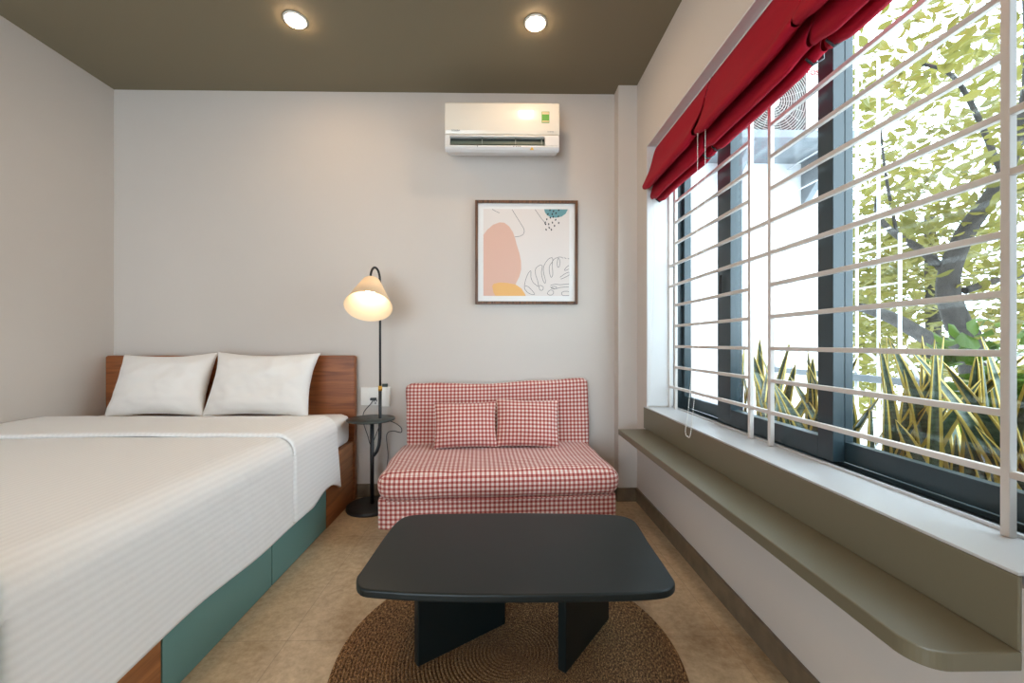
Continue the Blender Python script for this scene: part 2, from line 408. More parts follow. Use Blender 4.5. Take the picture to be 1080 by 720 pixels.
# ------------------------------------------------------------------ ceiling lights
def ceiling_light(x, y, label):
    t = thing('ceiling_light', label, 'ceiling light', (x, y, ZC), group='round warm ceiling downlights')
    bm = bmesh.new(); add_lathe(bm, [(.050, -.001), (.062, -.001), (.062, -.005), (.054, -.009), (.050, -.009), (.050, -.001)], n=40)
    obj('trim_ring', bm, M_plastic, t)
    bm = bmesh.new(); add_lathe(bm, [(.0495, -.002), (.0495, -.011), (.045, -.015), (0, -.016)], n=40)
    obj('diffuser', bm, M_led, t)
ceiling_light(-1.126, 2.245, 'glowing round ceiling downlight above the bed, left of the two')
ceiling_light(.187, 2.245, 'glowing round ceiling downlight in front of the air conditioner, right of the two')
for x in (-1.126, .187):
    for y in (.75, -.8): ceiling_light(x, y, 'round ceiling downlight over the near end of the room')

# ------------------------------------------------------------------ bed
XB = -1.02
bed = thing('bed', 'double bed frame with walnut headboard and teal storage drawers against left wall', 'bed', (-1.85, 1.8, 0))
B = lambda o: rel(bed, o)
def rrect_xz(bm, x0, x1, z0, z1, y0, y1, r):
    pts = [(x0, z0), (x1, z0)]
    pts += [(x1 - r + r*math.cos(a), z1 - r + r*math.sin(a)) for a in [i*math.pi/2/6 for i in range(7)]]
    pts += [(x0 + r - r*math.sin(a), z1 - r + r*math.cos(a)) for a in [i*math.pi/2/6 for i in range(7)]]
    a = [bm.verts.new((x, y0, z)) for x, z in pts]; b = [bm.verts.new((x, y1, z)) for x, z in pts]; n = len(pts)
    bm.faces.new(a); bm.faces.new(list(reversed(b)))
    for k in range(n): bm.faces.new((a[k], a[(k+1) % n], b[(k+1) % n], b[k]))
bm = bmesh.new(); rrect_xz(bm, XL+.004, -1.012, 0.0, .996, 2.822, 2.868, .018); B(obj('headboard', bm, M_wood, bed, bevel=.003, seg=2))
B(box('side_panel', (-1.05, 2.392, .0), (XB, 2.82, .408), M_woodside, bed, bevel=.0015, seg=1))
B(box('side_panel', (-1.05, .8135, .0), (XB, 1.238, .408), M_woodside, bed, bevel=.0015, seg=1))
B(box('slat_platform', (XL+.01, .8135, .02), (-1.052, 2.818, .395), M_woodside, bed))
for a, b in ((1.243, 1.825), (1.831, 2.388)):
    dr = B(box('drawer', (-1.05, a, .004), (XB, b, .404), M_teal, bed, bevel=.002, seg=2))
B(box('footboard', (XL+.006, .785, 0), (-.983, .812, .648), M_teal, bed, bevel=.003, seg=2))

def rounded_block(name, a, b, r, m, parent=None, cuts=(10, 10), amp=.004, seed=0, uvs=False):
    """soft rounded block: subdivided box pushed to a rounded-box surface, with gentle lumps"""
    bm = bmesh.new(); bmesh.ops.create_cube(bm, size=2)
    bmesh.ops.subdivide_edges(bm, edges=bm.edges, cuts=cuts[0], use_grid_fill=True)
    c = (Vector(a) + Vector(b))/2; h = (Vector(b) - Vector(a))/2
    rx = min(r, *h)
    for v in bm.verts:
        # concentrate vertices near the borders
        p = Vector([math.copysign(abs(q)**.7, q) for q in v.co]); q = Vector((p.x*h.x, p.y*h.y, p.z*h.z))
        inner = Vector([max(-hh + rx, min(hh - rx, w)) for w, hh in zip(q, h)])
        d = q - inner
        if d.length > 1e-9: q = inner + d.normalized()*rx
        w = c + q
        n3 = noise.noise(w*3.2 + Vector((seed*7.1, 0, 0))); n4 = noise.noise(w*9 + Vector((0, seed*3.3, 0)))
        v.co = w + (d.normalized() if d.length > 1e-9 else Vector((0, 0, 1))) * (n3*amp + n4*amp*.4)
    o = obj(name, bm, m, parent, smooth=True)
    if uvs: box_uv(o)
    return o
mt = rounded_block('mattress', (XL+.01, .822, .40), (XB-.008, 2.812, .604), .05, M_bed, cuts=(24,), amp=.003)
tag(mt, 'thick mattress in a white sheet lying on the walnut bed frame', 'mattress')

# duvet: profile across the bed then over the side, swept along the bed
def drape(name, y0, y1, ztop, xedge, hem, lift, parent=None, ny=90, shear=0, seed=1):
    prof = []
    nx = 60; r = .095
    for i in range(nx+1): prof.append((XL+.012 + (xedge - r - XL - .012)*i/nx, ztop, 'top'))
    for i in range(1, 11):
        a = i/10*math.pi/2; prof.append((xedge - r + r*math.sin(a), ztop - r + r*math.cos(a), 'arc'))
    nd = 30
    for i in range(1, nd+1): prof.append((xedge, ztop - r - (ztop - r - 1)*0 - i/nd*1.0, 'side'))
    bm = bmesh.new(); uvl = bm.loops.layers.uv.new('uv'); rows = []
    for j in range(ny+1):
        t = j/ny; y = y0 + (y1 - y0)*t; row = []; u = 0; last = None
        hz = hem(y)
        for (x, z, k) in prof:
            if k == 'side': z = (ztop - r) - (ztop - r - hz)*(ztop - r - z)/1.0
            p = Vector((x, y, z))
            n1 = noise.noise(Vector((x*1.6, y*1.3, seed))); n2 = noise.noise(Vector((x*5, y*4, seed*2.)))
            if k == 'top': p.z += n1*.010 + n2*.003
            elif k == 'arc': p.z += n1*.006; p.x += n2*.003
            else:
                dz = (ztop - r - z)
                p.x += .006*smoothstep(0, .35, dz)*math.sin(y*7.5 + seed) + n2*.006*smoothstep(0, .3, dz)
            # soft rolled ends
            e = min(t, 1-t)*(y1 - y0)
            if lift and e < lift:
                q = lift - math.sqrt(max(0, lift**2 - (lift - e)**2))
                if k == 'side': p.x -= q*.8
                else: p.z -= q*.8
            if k == 'side': p.y += shear*(ztop - r - z)*t
            pt = Vector((x, z)) if last is not None else None
            if last is not None: u += (Vector((x, z)) - last).length
            last = Vector((x, z))
            row.append((bm.verts.new(p), u, y))
        rows.append(row)
    for a, b in zip(rows, rows[1:]):
        for k in range(len(a)-1):
            q = (a[k], a[k+1], b[k+1], b[k]); f = bm.faces.new([w[0] for w in q]); f.smooth = True
            for l, w in zip(f.loops, q): l[uvl].uv = (w[1], w[2])
    o = obj(name, bm, M_duvet, parent)
    s = o.modifiers.new('solid', 'SOLIDIFY'); s.thickness = .012; s.offset = -1
    return o
dv = thing('duvet', 'white satin striped duvet with its top folded back, draped over the bed side', 'duvet', (-1.8, 1.5, .61))
hemA = lambda y: .215 + .002*math.sin(y*6) - .01*smoothstep(1.3, .9, y)
rel(dv, drape('cover', .820, 2.10, .632, -.992, hemA, .03, dv, ny=110, seed=1))
hemB = lambda y: .225 + .04*smoothstep(2.1, 2.25, y) - .085*smoothstep(2.3, 2.52, y)
rel(dv, drape('folded_band', 1.955, 2.46, .652, -.982, hemB, .018, dv, ny=60, shear=.2, seed=4))

# pillows
def pillow(name, w, h, t, m, n=34, seed=0, pinch=.07, uvm=False, amp=1.0, parent=None):
    bm = bmesh.new(); uvl = bm.loops.layers.uv.new('uv')
    grid = {}
    for side in (1, -1):
        for i in range(n+1):
            for j in range(n+1):
                u = -1 + 2*i/n; v = -1 + 2*j/n
                edge = i in (0, n) or j in (0, n)
                if side == -1 and edge: grid[side, i, j] = grid[1, i, j]; continue
                x = u*w/2*(1 - pinch*(1 - v*v)*abs(u)**2); z = v*h/2*(1 - pinch*1.3*(1 - u*u)*abs(v)**2)
                th = t/2*(max(0, 1 - abs(u)**2.6)*max(0, 1 - abs(v)**2.6))**.55
                if edge: th = 0
                wr = noise.noise(Vector((u*2.3 + seed, v*2.1, side*3.))) * .012 + noise.noise(Vector((u*6 + seed, v*6, side*2.)))*.004
                y = -side*(th*(1 + wr*6*amp))
                if not edge: y += -side*wr*amp*min(1, th*40)*.4
                else: y += .006*math.sin(u*5 + v*4 + seed)*amp
                grid[side, i, j] = bm.verts.new((x, y, z + h/2))
    for side in (1, -1):
        for i in range(n):
            for j in range(n):
                ids = [(i, j), (i+1, j), (i+1, j+1), (i, j+1)]
                vs = [grid[(side,) + q] for q in ids]
                if side == -1: vs = vs[::-1]; ids = ids[::-1]
                f = bm.faces.new(vs); f.smooth = True
                for l, q in zip(f.loops, ids): l[uvl].uv = (q[0]/n*w, q[1]/n*h)
    return obj(name, bm, m, parent, sub=1, normals=False)
p1 = pillow('pillow', .63, .445, .17, M_pillow, seed=3, pinch=.11, amp=1.7)
p1.location = (-2.19, 2.60, .604); p1.rotation_euler = (math.radians(-21), math.radians(-1), math.radians(2))
tag(p1, 'white cotton bed pillow leaning on the headboard beside the left wall', 'pillow', 'white bed pillows')
p2 = pillow('pillow', .70, .45, .17, M_pillow, seed=11, pinch=.11, amp=1.7)
p2.location = (-1.552, 2.585, .604); p2.rotation_euler = (math.radians(-20), math.radians(.5), math.radians(-1))
tag(p2, 'white cotton bed pillow leaning on the headboard, the one nearer the floor lamp', 'pillow', 'white bed pillows')

# ------------------------------------------------------------------ sofa bed
sofa = thing('sofa_bed', 'red and white gingham sofa bed standing against the back wall', 'sofa', (-.005, 2.138, 0), math.radians(3.2))
base = rounded_block('base', (-.64, .02, .105), (.63, .66, .275), .02, M_ging, sofa, cuts=(16,), amp=.002, uvs=True)
seat = rounded_block('seat', (-.645, -.02, .262), (.645, .66, .416), .070, M_ging, sofa, cuts=(26,), amp=.010, seed=2, uvs=True)
bm = bmesh.new(); add_tube(bm, [(-.59, .002, .268), (-.3, -.004, .268), (0, -.005, .266), (.3, -.004, .268), (.59, .002, .268)], .004, 8)
s_ = obj('piping', bm, M_ging, seat); box_uv(s_)
back = rounded_block('backrest', (-.597, -.042, -.02), (.637, .042, .462), .035, M_ging, sofa, cuts=(24,), amp=.010, seed=5, uvs=True)
back.location = (0, .617, .36); back.rotation_euler = (math.radians(-6.5), 0, 0)
for v in back.data.vertices:   # the loose cover rises a little towards the right end
    v.co.z += (.034*(v.co.x + .6)/1.23 - .016 - .010*math.sin((v.co.x + .6)/1.23*math.pi)) * smoothstep(.2, .47, v.co.z)
for x in (-.56, .55):
    for y in (.09, .56):
        bm = bmesh.new(); add_lathe(bm, [(0, 0), (.020, 0), (.024, .112), (0, .112)], (x, y, 0), 20); obj('leg', bm, M_black, sofa)
c1 = pillow('throw_cushion', .41, .30, .14, M_ging, n=26, seed=21, pinch=.05)
c1.location = (-.226, 2.560, .418); c1.rotation_euler = (math.radians(-17), math.radians(-.5), math.radians(4))
tag(c1, 'small gingham cushion on the sofa seat, left of the pair', 'cushion', 'gingham scatter cushions on the sofa')
c2 = pillow('throw_cushion', .42, .315, .14, M_ging, n=26, seed=33, pinch=.05)
c2.location = (.162, 2.575, .418); c2.rotation_euler = (math.radians(-18), math.radians(1.5), math.radians(0))
tag(c2, 'small gingham cushion on the sofa seat, right of the pair', 'cushion', 'gingham scatter cushions on the sofa')

# ------------------------------------------------------------------ rug
bm = bmesh.new(); R = .59; NR, NA = 236, 420; rings = []
cen = bm.verts.new((0, 0, .008))
for i in range(1, NR+1):
    r = R*i/NR; ph = (r/.0125) % 1; ring = []
    prof = math.sqrt(max(0, 1 - (2*ph - 1)**2))
    for k in range(NA):
        a = 2*math.pi*k/NA
        tw = .0012*math.sin(a*r*260 + ph*3)
        ee = 1 + .006*noise.noise(Vector((math.cos(a)*2, math.sin(a)*2, 0)))
        z = .0055 + .0045*prof + tw*prof if i < NR-1 else .0055 if i == NR-1 else .0
        ring.append(bm.verts.new((r*ee*math.cos(a), r*ee*math.sin(a), z)))
    rings.append(ring)
for k in range(NA): bm.faces.new((cen, rings[0][k], rings[0][(k+1) % NA])).smooth = True
for a, b in zip(rings, rings[1:]):
    for k in range(NA): bm.faces.new((a[k], b[k], b[(k+1) % NA], a[(k+1) % NA])).smooth = True
rug = obj('round_rug', bm, M_jute, normals=False); rug.location = (.024, 1.42, .001)
tag(rug, 'round braided brown jute rug on the tiled floor under the coffee table', 'rug')

# ------------------------------------------------------------------ coffee table
ct = thing('coffee_table', 'low black coffee table with rounded corners and two slab legs on the rug', 'coffee table', (.045, 1.45, .011))
ctrl = [(-0.445, 1.255), (-0.453, 1.286), (-0.451, 1.318), (-0.447, 1.424), (-0.441, 1.557), (-0.429, 1.672), (-0.397, 1.73), (-0.32, 1.748), (-0.213, 1.751), (0.086, 1.753), (0.369, 1.738), (0.468, 1.729), (0.509, 1.715), (0.536, 1.687), (0.548, 1.642), (0.54, 1.497), (0.537, 1.355), (0.534, 1.272), (0.531, 1.24), (0.516, 1.216), (0.488, 1.197), (0.448, 1.189), (0.395, 1.184), (0.306, 1.182), (0.195, 1.181), (0.044, 1.182), (-0.144, 1.187), (-0.274, 1.196), (-0.331, 1.203), (-0.404, 1.214), (-0.43, 1.231)]
def catmull(P, n=4):
    out = []; L = len(P)
    for i in range(L):
        a, b, c, d = [Vector(P[(i+k) % L]) for k in (-1, 0, 1, 2)]
        for j in range(n):
            t = j/n; out.append(tuple(.5*((2*b) + (c-a)*t + (2*a - 5*b + 4*c - d)*t*t + (3*b - a - 3*c + d)*t**3)))
    return out
ol = catmull(ctrl); ol = ol[::-1]
bm = bmesh.new(); add_prism(bm, ol, .327, .353)
rel(ct, obj('table_top', bm, M_table, ct, bevel=.006, seg=3))
def slab_leg(p, q, th):
    p, q = Vector(p), Vector(q); d = (q-p).normalized(); n = Vector((-d.y, d.x))*th/2
    bm = bmesh.new(); add_prism(bm, [tuple(p-n), tuple(q-n), tuple(q+n), tuple(p+n)], .0125, .3265)
    rel(ct, obj('leg', bm, M_table, ct, bevel=.003, seg=2))
slab_leg((-.285, 1.362), (.006, 1.566), .03)
slab_leg((.196, 1.325), (.405, 1.585), .03)

# ------------------------------------------------------------------ floor lamp with side table
lp = thing('floor_lamp', 'black arched reading lamp with cream cone shade and round tray table beside the bed', 'floor lamp', (-.86, 2.69, 0))
LR = lambda o: rel(lp, o)
bm = bmesh.new(); add_lathe(bm, [(0, 0), (.150, 0), (.153, .006), (.150, .022), (.142, .027), (0, .029)], (-.86, 2.69, 0)); LR(obj('base', bm, M_black, lp))
bm = bmesh.new(); add_tube(bm, [(-.853, 2.70, .02), (-.853, 2.70, .575)], .0125, 16); LR(obj('lower_pole', bm, M_black, lp))
bm = bmesh.new(); add_lathe(bm, [(0, 0), (.152, 0), (.155, .004), (.152, .010), (0, .010)], (-.858, 2.695, .577)); LR(obj('tray_table', bm, node_mat('dark_green_grey_metal', (.03, .04, .038), .35), lp))
pts = [(-.853, 2.70, .335), (-.840, 2.70, .343), (-.822, 2.70, .368), (-.808, 2.70, .41), (-.802, 2.70, .46), (-.800, 2.70, .60), (-.800, 2.70, .80)]
bm = bmesh.new(); add_tube(bm, pts, .0105, 12)
hk = [(-.800, 2.70, .80), (-.8005, 2.70, 1.2), (-.802, 2.70, 1.50)] + [(-.802 - .022*(1-math.cos(a))/2*1.3, 2.70 - .05*(1 - math.cos(a)), 1.50 + .07*math.sin(a)) for a in [i*math.pi/12 for i in range(1, 13)]] + [(-.828, 2.598, 1.475)]
add_tube(bm, hk, .0075, 12)
LR(obj('arched_pole', bm, M_black, lp))
bm = bmesh.new(); add_tube(bm, [(-.800, 2.70, .768), (-.800, 2.70, .800)], .0125, 20); LR(obj('brass_collar', bm, M_brass, lp))
A = Vector((-.822, 2.588, 1.468)); Bv = Vector((-.802, 2.470, 1.300)); ax = (Bv - A).normalized(); L = (Bv - A).length
rot = Vector((0, 0, 1)).rotation_difference(ax).to_matrix().to_4x4()
bm = bmesh.new()
add_lathe(bm, [(.054 + (.141-.054)*t, L*t) for t in [i/8 for i in range(9)]], n=56)
bmesh.ops.transform(bm, matrix=Matrix.Translation(A) @ rot, verts=bm.verts)
o = LR(obj('lamp_shade', bm, M_shade, lp)); sm = o.modifiers.new('solid', 'SOLIDIFY'); sm.thickness = .0018; es = o.modifiers.new('split', 'EDGE_SPLIT'); es.split_angle = math.radians(50)
bm = bmesh.new(); add_lathe(bm, [(0, -.006), (.02, -.004), (.02, .045), (.014, .05), (0, .05)], n=20)
for k in range(3):
    a = k*2*math.pi/3; add_tube(bm, [(0, 0, .004), (.055*math.cos(a), .055*math.sin(a), .004)], .002, 6)
bmesh.ops.transform(bm, matrix=Matrix.Translation(A) @ rot, verts=bm.verts); LR(obj('bulb_socket', bm, M_black, lp))
bm = bmesh.new(); add_lathe(bm, [(0, .05), (.013, .052), (.016, .065), (.027, .085), (.030, .102), (.024, .12), (.012, .13), (0, .132)], n=24)
bmesh.ops.transform(bm, matrix=Matrix.Translation(A) @ rot, verts=bm.verts); LR(obj('bulb', bm, M_bulb, lp))
def spline(P, n=8):
    out = []; P = [Vector(p) for p in P]
    for i in range(len(P)-1):
        a = P[max(i-1, 0)]; b = P[i]; c = P[i+1]; d = P[min(i+2, len(P)-1)]
        for j in range(n):
            t = j/n; out.append(.5*((2*b) + (c-a)*t + (2*a - 5*b + 4*c - d)*t*t + (3*b - a - 3*c + d)*t**3))
    out.append(P[-1]); return out
bm = bmesh.new()
add_tube(bm, spline([(-.895, 2.862, .690), (-.91, 2.85, .66), (-.955, 2.84, .60), (-.960, 2.85, .53), (-.935, 2.86, .44), (-.90, 2.84, .38), (-.84, 2.85, .52), (-.78, 2.85, .54), (-.705, 2.85, .50), (-.70, 2.85, .46), (-.76, 2.85, .47), (-.80, 2.85, .44), (-.79, 2.85, .30), (-.80, 2.84, .20), (-.82, 2.83, .06), (-.82, 2.78, .033)]), .0028, 6)
add_box(bm, (-.915, 2.850, .683), (-.878, 2.8745, .699))
LR(obj('power_cord', bm, M_black, lp))

# ------------------------------------------------------------------ sockets on the back wall
so = thing('wall_socket', 'white double wall socket plate beside the headboard', 'wall socket', (-.925, 2.887, .705))
rel(so, box('face_plate', (-.988, 2.876, .645), (-.858, 2.8865, .770), M_plastic, so, bevel=.003))
rel(so, box('switch_rocker', (-.972, 2.8735, .675), (-.936, 2.8765, .74), M_plastic, so, bevel=.001))
bm = bmesh.new()
for dx, dz in ((-.008, .0), (.008, .0), (0, -.018)): add_box(bm, (-.885+dx-.003, 2.8745, .672+dz), (-.885+dx+.003, 2.8765, .684+dz))
rel(so, obj('socket_holes', bm, M_dark, so))
cb = thing('control_box', 'small white wall control box with a dark knob behind the lamp pole', 'control box', (-.812, 2.887, .7))
rel(cb, box('housing', (-.846, 2.852, .640), (-.780, 2.8865, .775), M_plastic, cb, bevel=.004))
rel(cb, box('knob', (-.835, 2.860, .7755), (-.798, 2.880, .797), M_dark, cb, bevel=.003))

# ------------------------------------------------------------------ air conditioner
ac = thing('air_conditioner', 'white split air conditioner on the back wall above the framed print', 'air conditioner', (0, 2.887, 2.48))
A_ = lambda o: rel(ac, o)
bm = bmesh.new()
pf = [(2.886, 2.648), (2.70, 2.650), (2.70, 2.352), (2.80, 2.372), (2.886, 2.405)]
a = [bm.verts.new((-.366, y, z)) for y, z in pf]; b = [bm.verts.new((.376, y, z)) for y, z in pf]
bm.faces.new(a); bm.faces.new(list(reversed(b)))
for k in range(5): bm.faces.new((a[k], a[(k+1) % 5], b[(k+1) % 5], b[k]))
A_(obj('back_casing', bm, M_acl, ac, bevel=.006))
# front panel, gently curved
bm = bmesh.new(); rows = []
pf = [(2.70, 2.656), (2.672, 2.655), (2.664, 2.648), (2.660, 2.60), (2.659, 2.54), (2.662, 2.47), (2.668, 2.448), (2.70, 2.443)]
for x in (-.372, .380): rows.append([bm.verts.new((x, y, z)) for y, z in pf])
n = len(pf)
bm.faces.new(rows[0]); bm.faces.new(list(reversed(rows[1])))
for k in range(n): bm.faces.new((rows[0][k], rows[0][(k+1) % n], rows[1][(k+1) % n], rows[1][k]))
A_(obj('front_panel', bm, M_acw, ac, bevel=.006))
bm = bmesh.new()
pf = [(2.70, 2.374), (2.664, 2.374), (2.664, 2.362), (2.674, 2.350), (2.70, 2.342)]
for x0, x1 in ((-.370, .378),):
    a = [bm.verts.new((x0, y, z)) for y, z in pf]; b = [bm.verts.new((x1, y, z)) for y, z in pf]
    bm.faces.new(a); bm.faces.new(list(reversed(b)))
    for k in range(5): bm.faces.new((a[k], a[(k+1) % 5], b[(k+1) % 5], b[k]))
add_box(bm, (.285, 2.665, 2.3745), (.378, 2.70, 2.441)); add_box(bm, (-.370, 2.665, 2.3745), (-.338, 2.70, 2.441)); add_box(bm, (-.338, 2.666, 2.431), (.285, 2.70, 2.441))
A_(obj('lower_casing', bm, M_acl, ac, bevel=.003))
A_(box('outlet_back', (-.337, 2.6955, 2.375), (.284, 2.6995, 2.430), M_dark, ac))
M_vane = node_mat('grey_green_vane', (.12, .15, .12), .4)
bm = bmesh.new(); add_box(bm, (-.334, 2.672, 2.384), (.281, 2.6945, 2.3875)); add_box(bm, (-.334, 2.690, 2.388), (.281, 2.6945, 2.412))
A_(obj('louver', bm, M_vane, ac))
bm = bmesh.new()
M_clip = node_mat('vane_clip', (.3, .33, .3), .5)
for x in (-.13, .09, .262): A_(box('vane', (x, 2.676, 2.3755), (x+.004, 2.694, 2.43), M_clip, ac))
lab = A_(box('energy_label', (.262, 2.6565, 2.520), (.312, 2.6605, 2.592), node_mat('green_label', (.10, .35, .05), .5), ac))
M_lc = node_mat('label_cream', (.75, .55, .35), .5)
box('label_band', (.265, 2.6555, 2.574), (.309, 2.6563, 2.588), M_lc, lab); box('label_band', (.265, 2.6555, 2.524), (.309, 2.6563, 2.532), M_lc, lab)
def text(name, s, size, m, parent, loc, rot, al='LEFT', ext=.0005):
    c = bpy.data.curves.new(name, 'FONT'); c.body = s; c.size = size; c.extrude = ext; c.offset = size*.02; c.align_x = al; c.materials.append(m)
    tmp = bpy.data.objects.new(name + '_curve', c); me = bpy.data.meshes.new_from_object(tmp); bpy.data.objects.remove(tmp)
    if not me.materials: me.materials.append(m)
    o = bpy.data.objects.new(name, me); COL.objects.link(o); o.parent = parent
    o.location = Vector(loc) - Vector(parent.location); o.rotation_euler = rot; return o
M_greytxt = node_mat('grey_print', (.30, .30, .30), .5)
RX = (math.radians(90), 0, 0)
text('brand_lettering', 'TOSHIBA', .014, M_greytxt, ac, (-.328, 2.6605, 2.462), RX)
text('brand_lettering', 'INVERTER', .009, M_greytxt, ac, (.300, 2.6605, 2.460), RX)
bm = bmesh.new(); v = [bm.verts.new(p) for p in ((.185, 2.668, 2.346), (.212, 2.668, 2.346), (.1985, 2.6625, 2.364))]; bm.faces.new(v)
A_(obj('warning_mark', bm, node_mat('yellow_print', (.75, .42, .05), .5), ac, solid=.002))
for x in (.075, .092, .106, .118): A_(box('indicator_mark', (x, 2.662, 2.364), (x+.009, 2.6645, 2.369), M_greytxt, ac))
A_(box('indicator_mark', (-.16, 2.662, 2.362), (-.155, 2.6645, 2.371), M_greytxt, ac))

# ------------------------------------------------------------------ framed print
pc = thing('framed_print', 'square dark wood framed abstract print with peach blob and leaf lines', 'picture', (.1755, 2.887, 1.72))
P_ = lambda o: rel(pc, o)
px0, px1, pz0, pz1 = -.185, .537, 1.356, 2.084
bm = bmesh.new(); fw = .019
add_box(bm, (px0, 2.856, pz0), (px0+fw, 2.886, pz1)); add_box(bm, (px1-fw, 2.856, pz0), (px1, 2.886, pz1))
add_box(bm, (px0+fw, 2.856, pz0), (px1-fw, 2.886, pz0+fw)); add_box(bm, (px0+fw, 2.856, pz1-fw), (px1-fw, 2.886, pz1))
P_(obj('frame', bm, M_frame, pc, bevel=.002, seg=2))
M_paper = node_mat('white_mount', (.80, .79, .78), .6); M_pr = node_mat('print_ground', (.74, .68, .645), .6)
P_(box('mount', (px0+fw, 2.872, pz0+fw), (px1-fw, 2.884, pz1-fw), M_paper, pc))
ix0, ix1, iz0, iz1 = -.128, .478, 1.414, 2.026      # printed area
def art(u, v, d): return (ix0 + (ix1-ix0)*u, 2.8715 - d, iz0 + (iz1-iz0)*v)
def art_px(x, y, d): return art((x-95)/(628-95), (635-y)/(635-97), d)   # from positions on the print
bm = bmesh.new()
def poly(pts, d, mi, n=1):
    P = [p for p in pts]
    if n > 1: P = catmull(P, n)
    f = bm.faces.new([bm.verts.new(art_px(max(95, min(628, x)), max(97, min(635, y)), d)) for x, y in P]); f.material_index = mi
poly([(95, 97), (628, 97), (628, 635), (95, 635)], .0000, 0)
poly([(95,258),(120,225),(155,195),(195,180),(225,182),(255,205),(278,240),(292,280),(302,320),(318,370),(328,420),(329,470),(318,515),(300,550),(285,590),(270,635),(95,635)], .0004, 1)
poly([(150,575),(160,560),(200,552),(250,556),(295,565),(330,588),(350,618),(358,635),(170,635),(158,615)], .0008, 2)
poly([(472,97),(476,115),(490,135),(515,148),(545,150),(580,143),(605,125),(620,97)], .0004, 3)
random.seed(5)
for x, y in ((508,103),(530,110),(562,103),(495,128),(522,128),(545,122),(510,150),(528,145),(560,142),(488,160),(543,163),(480,190),(500,190),(523,180),(562,182),(536,200),(503,212),(484,224),(516,224),(478,180)):
    a = random.uniform(-.6, .6); pts = []
    for k in range(8):
        t = k*math.pi/4; ux, uy = 4.2*math.cos(t), 7*math.sin(t); pts.append((x + ux*math.cos(a) - uy*math.sin(a), y + ux*math.sin(a) + uy*math.cos(a)))
    poly(pts, .0012, 4)
def ink(pts, closed=False):
    P = catmull(pts, 5) if closed else [tuple(p)[:2] for p in spline([(x, y, 0) for x, y in pts], 6)]
    if closed: P.append(P[0])
    for (xa, ya), (xb, yb) in zip(P, P[1:]):
        d = Vector((xb-xa, yb-ya)); L_ = d.length
        if L_ < .01: continue
        nn = Vector((-d.y, d.x))/L_*1.35
        vs = [(xa+nn.x, ya+nn.y), (xb+nn.x, yb+nn.y), (xb-nn.x, yb-nn.y), (xa-nn.x, ya-nn.y)]
        f = bm.faces.new([bm.verts.new(art_px(min(628, q[0]), max(97, min(635, q[1])), .0012)) for q in vs]); f.material_index = 5
ink([(150,99),(172,112),(195,122)]); ink([(272,100),(300,145),(328,190),(346,222),(345,248),(325,264),(290,270)])
ink([(416,100),(445,142),(480,186)])
ink([(350,590),(352,555),(368,505),(388,480),(390,520),(402,550),(425,570),(435,575),(432,545),(418,500),(420,465),(445,445),(460,450),(455,490),(462,530),(475,556),(480,540),(468,490),(470,450),(495,410),(520,398),(524,420),(505,450),(505,490),(515,520),(525,500),(522,440),(530,410),(560,395),(580,395),(590,402)])
ink([(350,590),(365,610),(390,625),(412,625),(400,605),(375,580),(355,572)]); ink([(440,575),(450,570),(466,580),(462,598),(446,598)], True)
ink([(500,605),(515,598),(530,608),(524,626),(505,630),(492,620)], True); ink([(560,400),(570,420),(566,452),(556,455),(553,430)], True)
ink([(570,520),(600,498),(626,488),(626,505),(600,520),(575,530)]); ink([(626,445),(605,462),(600,478),(626,468)]); ink([(626,608),(600,606),(580,616),(590,632),(626,632)])
ink([(510,570),(540,562),(570,565),(626,560)]); ink([(510,580),(540,590),(575,582),(626,578)]); ink([(515,585),(535,575),(550,583),(533,592)], True); ink([(595,397),(610,403)]); ink([(618,402),(627,405)])
P_(obj('printed_artwork', bm, [M_pr, node_mat('peach_ink', (.70, .44, .35), .6), node_mat('orange_ink', (.80, .45, .16), .6), node_mat('teal_ink', (.13, .30, .33), .6), node_mat('black_ink', (.02, .02, .03), .6), node_mat('grey_ink', (.16, .15, .15), .6)], pc))

